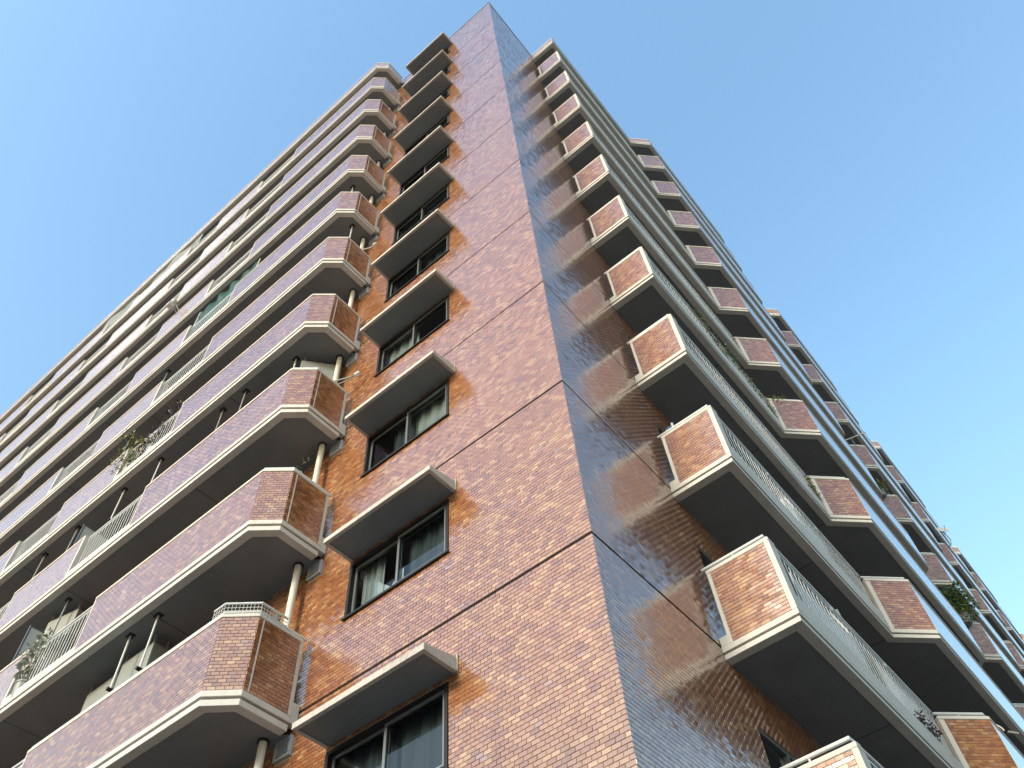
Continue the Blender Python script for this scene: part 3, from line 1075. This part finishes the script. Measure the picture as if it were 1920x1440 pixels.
RPT = right_parts()
bm_ = MB(); bar_box(bm_, (0, 0), .30, 1.09, True); RBAR = bm_.mesh('bar', [RAILM])
RBARS = []
for i, (me, bars) in enumerate(RPT['rails']):
    m = MB()
    for p in bars:
        bar_box(m, p, .30, 1.09, True)
    RBARS.append(m.mesh('bars', [RAILM]))
for k in KL:
    o = link('balcony', RPT['slab'], BLD, (0, 0, k * H))
    link('fascia', RPT['fascia'], o, bevel=.006)
    link('parapet_base', RPT['band'], o, bevel=.006)
    for me in RPT['panels']:
        link('parapet', me, o)
    for me in RPT['copings']:
        link('coping', me, o, bevel=.012)
    stuff(link('tile_field', RPT['fields'][k % 3], o))
    for y in (5.2, 7.75, 11.4, 16.3, 18.7, 22.5):
        link('soffit_joint', RJ, o, (0, y, rz['fas0'] + .0105))
    for me in RPT['handrails']:
        link('handrail', me, o)
    for i, (me, bars) in enumerate(RPT['rails']):
        link('railing', me, o)
        if i == 0 and k in (-1, 0, 1, 2, 3):
            for p in bars:
                link('bar', RBAR, o, (p[0], p[1], 0))
        else:
            stuff(link('bars', RBARS[i], o))
    for y in (5.3, 9.0, 12.0, 16.5, 20.0, 23.2, 27.4, 31.0, 34.4):
        d = link('balcony_door', RDOOR, BLD, (0, y, k * H - .0))
        link('pane', RDG, d)
RRF = right_parts(True)
o = link('eave', RRF['slab'], BLD, (0, 0, 10 * H))
link('fascia', RRF['fascia'], o, bevel=.006); link('parapet_base', RRF['band'], o)
link('parapet', RRF['panels'][0], o); link('coping', RRF['copings'][0], o)

# windows of the right face
fm = MB()
for (a, b, c, d) in ((SY0, SY1, 0, .05), (SY0, SY1, SZ1 - SZ0 - .05, SZ1 - SZ0), (SY0, SY0 + .05, .05, SZ1 - SZ0 - .05), (SY1 - .05, SY1, .05, SZ1 - SZ0 - .05), ((SY0 + SY1) / 2 - .025, (SY0 + SY1) / 2 + .025, .05, SZ1 - SZ0 - .05)):
    fm.box(-.10, -.02, a, b, c, d)
SFR = fm.mesh('window', [ALU])
fm = MB(); fm.quad((-.07, SY0, 0), (-.07, SY1, 0), (-.07, SY1, SZ1 - SZ0), (-.07, SY0, SZ1 - SZ0)); SPN = fm.mesh('pane', [DG])
for k in KALL:
    if k < 10:
        f = link('window', SFR, BLD, (0, 0, k * H + SZ0))
        link('pane', SPN, f)

# ------------------------------------------------------------------ plants
def leaves(name, m, blobs, n, size, seed, droop=0.3, narrow=0.45):
    """many folded leaf blades gathered in loose clumps"""
    rg = np.random.default_rng(seed)
    vs_, fs, tn = [], [], []
    for i in range(n):
        b = blobs[rg.integers(len(blobs))]
        d = rg.normal(0, 1, 3); d /= np.linalg.norm(d)
        c = np.array(b[:3]) + d * np.array(b[3:6]) * rg.random() ** 0.45
        a = rg.normal(0, 1, 3) + d * 0.8; a[2] -= droop; a /= np.linalg.norm(a)
        s = np.cross(a, rg.normal(0, 1, 3)); s /= np.linalg.norm(s)
        nn_ = np.cross(a, s)
        L = size * (0.55 + 0.8 * rg.random()); w_ = L * narrow
        k = len(vs_)
        tip = c + a * L - np.array([0, 0, droop * L * .4])
        mid = c + a * L * .5
        vs_ += [tuple(c), tuple(mid + s * w_ * .5 + nn_ * w_ * .18), tuple(tip), tuple(mid - s * w_ * .5 + nn_ * w_ * .18)]
        fs += [(k, k + 1, k + 2), (k, k + 2, k + 3)]
        t = rg.random() ** 1.5
        tn += [t] * 4
    me = bpy.data.meshes.new(name)
    me.from_pydata(vs_, [], fs)
    at = me.attributes.new('tint', 'FLOAT', 'POINT')
    at.data.foreach_set('value', np.array(tn, np.float32))
    me.materials.append(m)
    return me

def plant(label, loc, blobs, n, size, seed, leaf=LEAF, pot=(.14, .11, .24), group=None, stems=5, droop=.3, narrow=.45, name='potted_plant', cat='plant', potm=GREYP):
    t = thing(name, label, cat, loc, group)
    if pot:
        r1, r0, h = pot
        m = MB(); N = 14
        prof = [(r0, 0), (r1, h), (r1 * 1.08, h), (r1 * 1.08, h + .03), (r1 * .9, h + .03), (r1 * .88, h - .01)]
        for i in range(len(prof) - 1):
            for k in range(N):
                a0, a1 = 2 * math.pi * k / N, 2 * math.pi * (k + 1) / N
                (ra, za), (rb, zb) = prof[i], prof[i + 1]
                m.quad((ra * math.cos(a0), ra * math.sin(a0), za), (ra * math.cos(a1), ra * math.sin(a1), za),
                       (rb * math.cos(a1), rb * math.sin(a1), zb), (rb * math.cos(a0), rb * math.sin(a0), zb))
        m.poly([(r1 * .88 * math.cos(2 * math.pi * k / N), r1 * .88 * math.sin(2 * math.pi * k / N), h - .01) for k in range(N)])
        m.poly([(r0 * math.cos(-2 * math.pi * k / N), r0 * math.sin(-2 * math.pi * k / N), 0) for k in range(N)])
        m.build('pot', potm, t)
        z0 = h
    else:
        z0 = 0
    rr = random.Random(seed)
    m = MB()
    for i in range(stems):
        b = blobs[i % len(blobs)]
        e = [b[j] + rr.uniform(-.6, .6) * b[3 + j] for j in range(3)]
        mid = (e[0] * .45 + rr.uniform(-.05, .05), e[1] * .45 + rr.uniform(-.05, .05), z0 + (e[2] - z0) * .55)
        m.tube([(rr.uniform(-.03, .03), rr.uniform(-.03, .03), z0 - .01), mid, tuple(e)], [.010, .007, .003], 5)
    if stems:
        m.build('stem', STEMM, t)
    stuff(link('foliage', leaves('foliage', leaf, blobs, n, size, seed, droop, narrow), t))
    return t

def LY(x, y):
    return y + SH * x

FL = -.10           # floor of the left balconies above the storey joint
# big mixed planting behind the rail three storeys up on the left
plant('leafy light green shrub spilling over the left facade rail, left of the purple shrub', (-10.6, LY(-10.6, -.95), 3 * H + FL),
      [(-.1, -.05, .75, .35, .22, .5), (-.35, -.15, .75, .35, .25, .4), (.25, -.05, .9, .3, .2, .4), (-.2, -.2, 1.35, .35, .25, .35), (.1, -.12, .35, .3, .2, .35)], 620, .085, 3, LEAFY, (.2, .16, .3))
plant('dark purple leaved shrub against the bars of the left facade rail', (-9.75, LY(-9.75, -.98), 3 * H + FL),
      [(0, -.05, .8, .3, .18, .35), (-.3, -.08, .65, .25, .15, .3), (.15, 0, 1.2, .3, .2, .35), (.1, .05, 1.75, .35, .2, .3)], 560, .075, 4, LEAFP, (.18, .14, .28))
plant('thin green climber high behind the rail beside the purple shrub', (-9.2, LY(-9.2, -.8), 3 * H + FL),
      [(-.2, 0, 1.6, .5, .25, .35), (-.5, 0, 1.9, .5, .2, .25), (.25, 0, 1.4, .25, .2, .3)], 190, .07, 5, LEAF, (.15, .12, .25))
plant('grey green shrub pushed through the rail bars at the far left', (-10.55, LY(-10.55, -1.02), 1 * H + FL),
      [(0, -.1, .85, .22, .15, .25), (.1, -.05, 1.1, .18, .15, .2), (-.05, -.12, .55, .16, .12, .2)], 150, .11, 6, LEAFG, (.16, .13, .26), narrow=.6)
plant('bare twiggy shrub inside the balcony at the far left', (-11.4, LY(-11.4, -.7), 1 * H + FL),
      [(0, 0, 1.6, .5, .25, .35), (-.3, 0, 1.9, .5, .2, .2)], 90, .05, 7, LEAFP, (.16, .13, .26), stems=16)
plant('sparse thin plant above the chamfered coping, lowest balcony but one on the left', (-4.72, -.66, 1 * H + FL),
      [(0, 0, 1.45, .18, .14, .2), (-.1, -.05, 1.3, .14, .12, .16), (.1, .05, 1.7, .12, .1, .14)], 44, .035, 8, LEAFY, (.13, .1, .22))
plant('second sparse thin plant left of the chamfered coping, lowest balcony but one', (-5.1, -.85, 1 * H + FL),
      [(0, 0, 1.25, .2, .14, .14)], 26, .035, 9, LEAFY, (.12, .1, .2))
plant('pale flowering stem above the left parapet of the fourth balcony up', (-5.22, -.98, 3 * H + FL),
      [(0, 0, 1.30, .07, .06, .2), (.02, 0, 1.55, .10, .08, .12)], 60, .05, 10, LEAFG, (.12, .1, .22))
plant('spiky dark grass plant above the chamfer of the fourth balcony up', (-4.75, -.62, 3 * H + FL),
      [(0, 0, 1.28, .16, .1, .10)], 90, .11, 12, LEAF, (.14, .11, .24), droop=-.3, narrow=.12)

# right facade
plant('round yellow green potted shrub standing above a slanting brick panel on the right', (1.05, 8.02, 3 * H + .95),
      [(0, 0, .22, .25, .2, .2), (.12, .12, .28, .16, .14, .2), (-.12, .0, .30, .14, .14, .22)], 420, .075, 21, LEAFY, (.12, .1, .16))
plant('large green bush hanging over a slanting brick panel at the right edge', (1.32, 18.85, 3 * H + .95),
      [(0, 0, .35, .36, .34, .34), (.1, .1, .75, .3, .3, .35), (.2, .05, 1.15, .28, .28, .3), (-.1, -.1, .9, .25, .25, .3), (.3, .2, .7, .25, .25, .4)], 1100, .12, 22, LEAF, (.2, .16, .25))
plant('small yellow green shrub above a far slanting brick panel', (1.25, 18.8, 5 * H + .95),
      [(0, 0, .3, .3, .25, .25), (.1, .1, .6, .2, .2, .2)], 320, .09, 23, LEAFY, (.14, .11, .2))
plant('green trailing plant at the inner edge of the slanting panel two storeys up', (.95, 7.62, 2 * H + .32),
      [(0.02, 0, .45, .06, .12, .28), (.02, .06, .15, .06, .1, .2)], 160, .07, 24, LEAFY, None, stems=3)
plant('trailing plant at the inner edge of the slanting panel below the yellow shrub', (.97, 7.6, 3 * H + .32),
      [(0.02, 0, .45, .05, .12, .28), (.02, .1, .2, .05, .1, .25)], 150, .055, 25, LEAFG, None, stems=3)
plant('climbing plant along the rail bars in the middle of the right facade', (.98, 5.7, 3 * H + .32),
      [(.02, -.9, .75, .06, .5, .25), (.02, -.2, .55, .07, .5, .3), (.02, .5, .7, .06, .5, .25)], 420, .055, 26, LEAF, None, stems=4)
plant('white flowered trailing plant on the rail next to the climbing plant', (.99, 5.35, 3 * H + .32),
      [(.03, 0, .3, .05, .14, .2)], 70, .05, 27, LEAFG, None, stems=2)
plant('sparse plant along the far end of the same rail', (.98, 7.0, 3 * H + .32),
      [(.02, 0, .5, .05, .4, .3)], 130, .05, 28, LEAF, None, stems=3)
for i, (y, lab) in enumerate(((6.38, 'purple flower tuft on the lowest full railing at the right, the left of the two'), (6.80, 'wide purple flower tuft on the lowest full railing at the right, next to the panel'))):
    plant(lab, (1.0, y, .31), [(.02, 0, .12, .05, .07, .10)] if i == 0 else [(.02, -.1, .10, .05, .09, .08), (.02, .12, .13, .05, .1, .10)], 60 + 40 * i, .06, 31 + i, LEAFP, None, stems=2, name='flower_tuft', cat='flower')

# ------------------------------------------------------------------ fittings on the balconies
def fan_unit(name, label, loc, rotz=0, hung=False):
    t = thing(name, label, 'air conditioner', loc)
    t.rotation_euler[2] = rotz
    m = MB(); m.box(-.39, .39, -.14, .14, 0, .55); m.build('casing', UNIT, t, bevel=.015)
    m = MB(); N = 24
    for r in (.06, .11, .16, .21):
        m.tube([(-.12 + r * math.cos(2 * math.pi * k / N), -.150, .275 + r * math.sin(2 * math.pi * k / N)) for k in range(N + 1)], .005, 5)
    m.build('fan_grille', GREYP, t)
    m = MB()
    m.poly([(-.12 + .215 * math.cos(2 * math.pi * k / N), -.142, .275 + .215 * math.sin(2 * math.pi * k / N)) for k in range(N)])
    m.build('fan_opening', DARK, t)
    m = MB(); m.box(.391, .400, -.08, .06, .30, .44); m.build('side_grip', GREYP, t)
    if hung:
        for x in (-.34, .34):
            for y in (-.11, .11):
                m = MB(); m.box(x - .015, x + .015, y - .015, y + .015, .552, .72); m.build('hanging_bracket', GREYP, t)
        for y in (-.11, .11):
            m = MB(); m.box(-.37, .37, y - .02, y + .02, -.035, -.003); m.build('foot', GREYP, t)
    else:
        m = MB(); m.box(-.35, -.25, -.16, .16, -.08, -.002); m.box(.25, .35, -.16, .16, -.08, -.002); m.build('foot', GREYP, t)
    return t

fan_unit('outdoor_unit', 'grey white outdoor air conditioner unit hung under the ceiling at lower left', (-7.75, LY(-7.75, -.50), 1 * H - .285 - .73), math.pi, True)
fan_unit('outdoor_unit', 'outdoor unit hung behind the lowest left parapet, left of the other unit', (-8.75, LY(-8.75, -.42), 1 * H - .285 - .73), math.pi, True)
fan_unit('outdoor_unit', 'outdoor unit visible over the chamfered coping of the third balcony up', (-5.12, -.33, 3 * H - .285 - .73), 0.9 + math.pi, True)
fan_unit('outdoor_unit', 'outdoor unit in the shade at the far left balcony', (-11.35, LY(-11.35, -.55), 2 * H - .285 - .73), 0.2 + math.pi, True)

def hanger(k, x, y, drop=.9, label=None, m=GREYP, grp='laundry pole hangers under the balcony ceilings'):
    z = k * H - .286
    t = thing('laundry_hanger', label, 'pole hanger', (x, LY(x, y), z), grp)
    b = MB(); b.box(-.07, .07, -.05, .05, -.012, -.001); b.build('ceiling_plate', DARK, t)
    b = MB(); b.tube([(0, 0, -.012), (0, 0, -drop)], .017, 8); b.build('rod', m, t)
    b = MB(); b.tube([(0, -.05, -drop - .01), (0, .05, -drop - .01)], .03, 8); b.build('hook', DARK, t)
    return t

hgr = [(1, -7.05, -.86, 'white', 'pale hanger post nearest the hung outdoor unit at lower left'),
       (1, -7.72, -.86, 'white', 'pale hanger post left of the hung outdoor unit at lower left'),
       (2, -11.1, -.8, 'dark', 'dark hanger post above the white board at the left edge'),
       (3, -6.75, -.86, 'dark', 'dark hanger post over the third balcony, right end of the black pole'),
       (3, -7.45, -.86, 'dark', 'dark hanger post over the third balcony, left end of the black pole'),
       (3, -9.43, -.88, 'white', 'thin pale hanger post just right of the second lowest left rail'),
       (3, -10.68, -.88, 'white', 'thin pale hanger post above the second lowest left rail'),
       (3, -12.35, -.88, 'dark', 'dark hanger post left of the second lowest left rail'),
       (3, -13.6, -.88, 'dark', 'dark hanger post nearest the left picture edge'),
       (4, -11.9, -.88, 'dark', 'dark hanger post left of the planted balcony'),
       (5, -11.6, -.88, 'dark', 'dark hanger post one storey above the planted balcony'),
       (4, -5.25, -.75, 'white', 'pale hanger post next to the unit over the chamfered coping')]
for k, x, y, tone, lab in hgr[:11]:
    hanger(k, x, y, .95, lab, WHITE if tone == 'white' else GREYP)
hanger(3, -5.42, -.72, 1.2, hgr[11][4], WHITE)
hanger(6, -4.95, -.72, 1.1, 'hanger post with strut above the chamfer of the sixth balcony', WHITE)
hanger(5, -4.72, -.60, 1.0, 'short hanger post above the chamfer of the fifth balcony', WHITE)

t = thing('laundry_pole', 'black laundry pole lying between two hanger posts', 'pole', (-7.1, LY(-7.1, -.86), 3 * H - .286 - .98))
m = MB(); m.tube([(-.75, 0, 0), (.75, 0, 0)], .022, 8); m.build('pole', BLACK, t)
m = MB(); m.tube([(.74, 0, 0), (.79, 0, 0)], .026, 8); m.tube([(-.79, 0, 0), (-.74, 0, 0)], .026, 8); m.build('end_cap', WHITE, t)

def board(name, label, loc, w, h, rotz, m=WHITE, cat='board', th=.02):
    t = thing(name, label, cat, loc)
    t.rotation_euler[2] = rotz
    b = MB(); b.box(-w / 2, w / 2, -th / 2, th / 2, 0, h); b.build('sheet', m, t, bevel=.004)
    b = MB(); ring(b, -w / 2 - .02, w / 2 + .02, -th / 2 - .006, th / 2 + .006, -.02, h + .02, .03); b.build('edge_frame', ALU, t)
    return t

PB = math.pi / 2
board('partition_board', 'tall white partition board behind the second lowest left rail', (-11.5, LY(-11.5, -.62), 2 * H + FL), .85, 1.95, PB)
board('partition_board', 'tall pale partition board at the far left of the lowest rails', (-11.6, LY(-11.6, -.60), 1 * H + FL), .9, 2.1, PB)
board('privacy_sheet', 'white translucent sheet behind the lowest full railing at the right', (.92, 4.25, .0), 1.9, 1.05, PB, make_sheet('milky_sheet', (.62, .66, .68), .85), 'sheet', .006)
board('privacy_sheet', 'white translucent sheet further along the lowest full railing at the right', (.92, 6.6, .0), 1.6, 1.05, PB, bpy.data.materials['milky_sheet'], 'sheet', .006)
board('storage_locker', 'white storage locker looking over the lowest full railing at the right', (.55, 5.42, -.02), .55, 1.72, 0.15, WHITE, 'locker', .45)
board('privacy_sheet', 'white translucent sheet behind the second lowest railing at the right', (.92, 5.6, 1 * H), 1.4, 1.05, PB, bpy.data.materials['milky_sheet'], 'sheet', .006)
board('storage_locker', 'small white box looking over the second lowest railing at the right', (.7, 5.5, 1 * H - .02), .4, 1.45, 0.1, WHITE, 'locker', .35)

# green net behind the rail of the sixth balcony on the left
t = thing('sun_net', 'green sun net stretched behind a left facade rail', 'net', (-9.9, LY(-9.9, -.95), 5 * H + FL))
m = MB()
nx, nz = 24, 8
for i in range(nx):
    for j in range(nz):
        f = lambda a, b: (-1.2 + 2.6 * a / nx, .04 * math.sin(a * 1.3) - .35 * (b / nz) ** 2 * 0 + .02 * math.sin(b * 2 + a), .1 + 2.35 * b / nz)
        m.quad(f(i, j), f(i + 1, j), f(i + 1, j + 1), f(i, j + 1))
m.build('net_cloth', NET, t, smooth=True)
m = MB(); m.tube([(-1.25, 0, 0), (-1.25, 0, 2.5)], .02, 6); m.tube([(1.42, 0, 0), (1.42, 0, 2.5)], .02, 6); m.build('pole', WHITE, t)

# clear film enclosing part of the top balcony
t = thing('film_screen', 'clear plastic film screening a long stretch of the top left balcony', 'plastic screen', (-18.5, LY(-18.5, -1.02), 9 * H + .9))
m = MB()
for i in range(30):
    f = lambda a, b: (-3.2 + 6.6 * a / 30, -.03 * math.sin(a * .9) - .05 * math.sin(a * .31 + 1), b)
    m.quad(f(i, 0), f(i + 1, 0), f(i + 1, 1.5), f(i, 1.5))
m.build('film', FILM, t, smooth=True)
m = MB()
for x in (-3.2, -1.0, 1.2, 3.4):
    m.tube([(x, .03, -.9), (x, .03, 1.55)], .018, 6)
m.build('post', WHITE, t)

# two small lamps clamped on a coping
for i, (x, dz, lab) in enumerate(((-12.5, .18, 'white round lamp on a bent arm clamped to a left parapet'), (-12.62, .02, 'white box lamp clamped just below the round lamp'))):
    t = thing('clamp_lamp', lab, 'lamp', (x, LY(x, -1.16), 6 * H + 1.0))
    m = MB(); m.tube([(0, .05, 0), (0, -.05, .10), (0, -.22, .12 + dz)], .014, 6); m.build('arm', WHITE, t)
    m = MB()
    if i == 0:
        m.tube([(0, -.22, .05 + dz), (0, -.24, .10 + dz), (0, -.26, .16 + dz), (0, -.27, .20 + dz)], [.05, .085, .08, .04], 12)
    else:
        m.box(-.09, .09, -.36, -.18, .04 + dz, .18 + dz)
    m.build('lamp_head', WHITE, t, bevel=.006)

# wire planter rack round the lowest chamfered corner
t = thing('wire_rack', 'white wire rack standing on the lowest chamfered balcony corner', 'wire rack', (0, 0, 1.0))
q = offset([(-4.95, -1.143), LC, LB, (LA[0], -.42)], -.0)
m = MB()
for z in (.05, .10, .155):
    m.tube([(p[0], p[1] + SH * p[0], z) for p in q], .005, 5)
for a, tt, L in runs(q):
    n = max(2, int(L / .045))
    for i in range(n):
        s = L * i / n
        x, y = a[0] + tt[0] * s, a[1] + tt[1] * s
        m.tube([(x, y + SH * x, .0), (x, y + SH * x, .16)], .0035, 4)
m.build('wire_grid', WHITE, t)
m = MB(); m.tube([(p[0], p[1] + SH * p[0], .165) for p in q], .016, 8); m.build('rim', RAILM, t)

# clothes arm beside the drainpipe
t = thing('folding_arm', 'grey folding laundry arm beside the drainpipe of the third balcony', 'laundry arm', (-4.5, -.25, 2 * H + 1.25))
m = MB(); m.tube([(-.5, -.3, 0), (-.05, -.12, .03), (.28, .0, -.02), (.40, .04, .02)], .016, 6); m.tube([(-.42, -.22, -.09), (-.05, -.05, -.02), (.30, .03, -.04)], .012, 6); m.build('arm', GREYP, t)
m = MB(); m.tube([(.36, .02, -.04), (.42, .06, .05)], .04, 8); m.build('joint', WHITE, t)
t = thing('folding_arm', 'small white laundry arm by the wall of the fifth balcony', 'laundry arm', (-4.42, -.2, 4 * H + 1.12))
m = MB(); m.tube([(-.1, -.25, 0), (.12, -.1, .06), (.22, -.05, .18)], .015, 6); m.build('arm', WHITE, t)
m = MB(); m.tube([(.20, -.07, .15), (.26, -.03, .22)], .04, 8); m.build('joint', WHITE, t)
t = thing('folding_arm', 'thin slanting strut arm above the chamfer of the sixth balcony', 'laundry arm', (-5.0, -.75, 5 * H + 1.1))
m = MB(); m.tube([(-.32, -.12, -.15), (.0, 0, .55), (.14, .05, -.1)], .016, 6); m.build('arm', WHITE, t)
m = MB(); m.tube([(-.3, -.1, .25), (.1, .05, .2)], .012, 6); m.build('brace', WHITE, t)

# dish on a far coping, rod aerial on another
t = thing('satellite_dish', 'small pale satellite dish standing out against the sky', 'satellite dish', (1.66, 30.55, 7 * H + 1.12))
m = MB(); N = 20
D = Vector((.55, -.70, .45)).normalized()
s1 = D.cross(Vector((0, 0, 1))).normalized(); s2 = s1.cross(D)
cen = Vector((.20, -.10, .95))
rings = []
for j in range(5):
    r = .31 * j / 4
    rings.append([tuple(cen + (s1 * math.cos(2 * math.pi * k / N) + s2 * math.sin(2 * math.pi * k / N)) * r + D * (.09 * (j / 4) ** 2 - .09)) for k in range(N)])
for j in range(4):
    for k in range(N):
        l = (k + 1) % N
        if j == 0:
            m.poly([rings[0][0], rings[1][k], rings[1][l]])
        else:
            m.quad(rings[j][k], rings[j + 1][k], rings[j + 1][l], rings[j][l])
m.build('dish', WHITE, t, smooth=True)
m = MB(); m.tube([(0, 0, 0), (.16, -.06, .06), (.24, -.10, .25), tuple(cen - D * .10)], .026, 8); m.build('mast', GREYP, t)
m = MB(); e_ = cen + D * .32 - Vector((0, 0, .18)); m.tube([tuple(cen - Vector((0, 0, .30))), tuple(e_)], .010, 6); m.build('feed_arm', GREYP, t)
m = MB(); m.tube([tuple(e_), tuple(e_ - D * .07 + Vector((0, 0, .03)))], .032, 10); m.build('receiver', WHITE, t)
t = thing('rod_aerial', 'thin rod aerial sticking out over a far slanting panel', 'aerial', (1.35, 19.05, 5 * H + H + 1.18))
m = MB(); m.tube([(0, 0, -.05), (0, 0, .4)], .018, 6); m.build('mast', GREYP, t)
m = MB(); m.tube([(-.55, -.35, .18), (.55, .35, .62)], .024, 6); m.build('boom', WHITE, t)

# things inside the right balconies
t = thing('garden_hose', 'pale coiled garden hose showing above the lowest slanting panel', 'hose', (1.2, 8.35, 1.02))
m = MB()
for j, r in enumerate((.26, .22)):
    m.tube([(.30 * j + r * math.cos(a) * .75, .30 * j + r * math.cos(a) * .65, .02 + r * .62 * math.sin(a)) for a in [math.pi * i / 14 for i in range(15)]], .012, 6)
m.build('coil', TERRA if False else PIPE, t)
m = MB(); m.tube([(.5, .48, .0), (.62, .55, -.05)], .02, 8); m.build('nozzle', GREYP, t)
t = thing('folded_cloth', 'blue and white cloth on the wall end of the second right balcony', 'cloth', (.16, 2.75, 1 * H + 1.05))
m = MB()
for i in range(6):
    m.quad((.02 * i, .015 * math.sin(i * 2), -.1), (.02 * i + .02, .015 * math.sin(i * 2 + 2), -.1), (.02 * i + .02, .015 * math.sin(i * 2 + 2), .42), (.02 * i, .015 * math.sin(i * 2), .42))
m.build('cloth', make_plain('blue_cloth', (.06, .16, .32), .9), t)
m = MB(); m.tube([(.13, .0, -.1), (.13, .0, .45)], .02, 6); m.build('white_strip', WHITE, t)
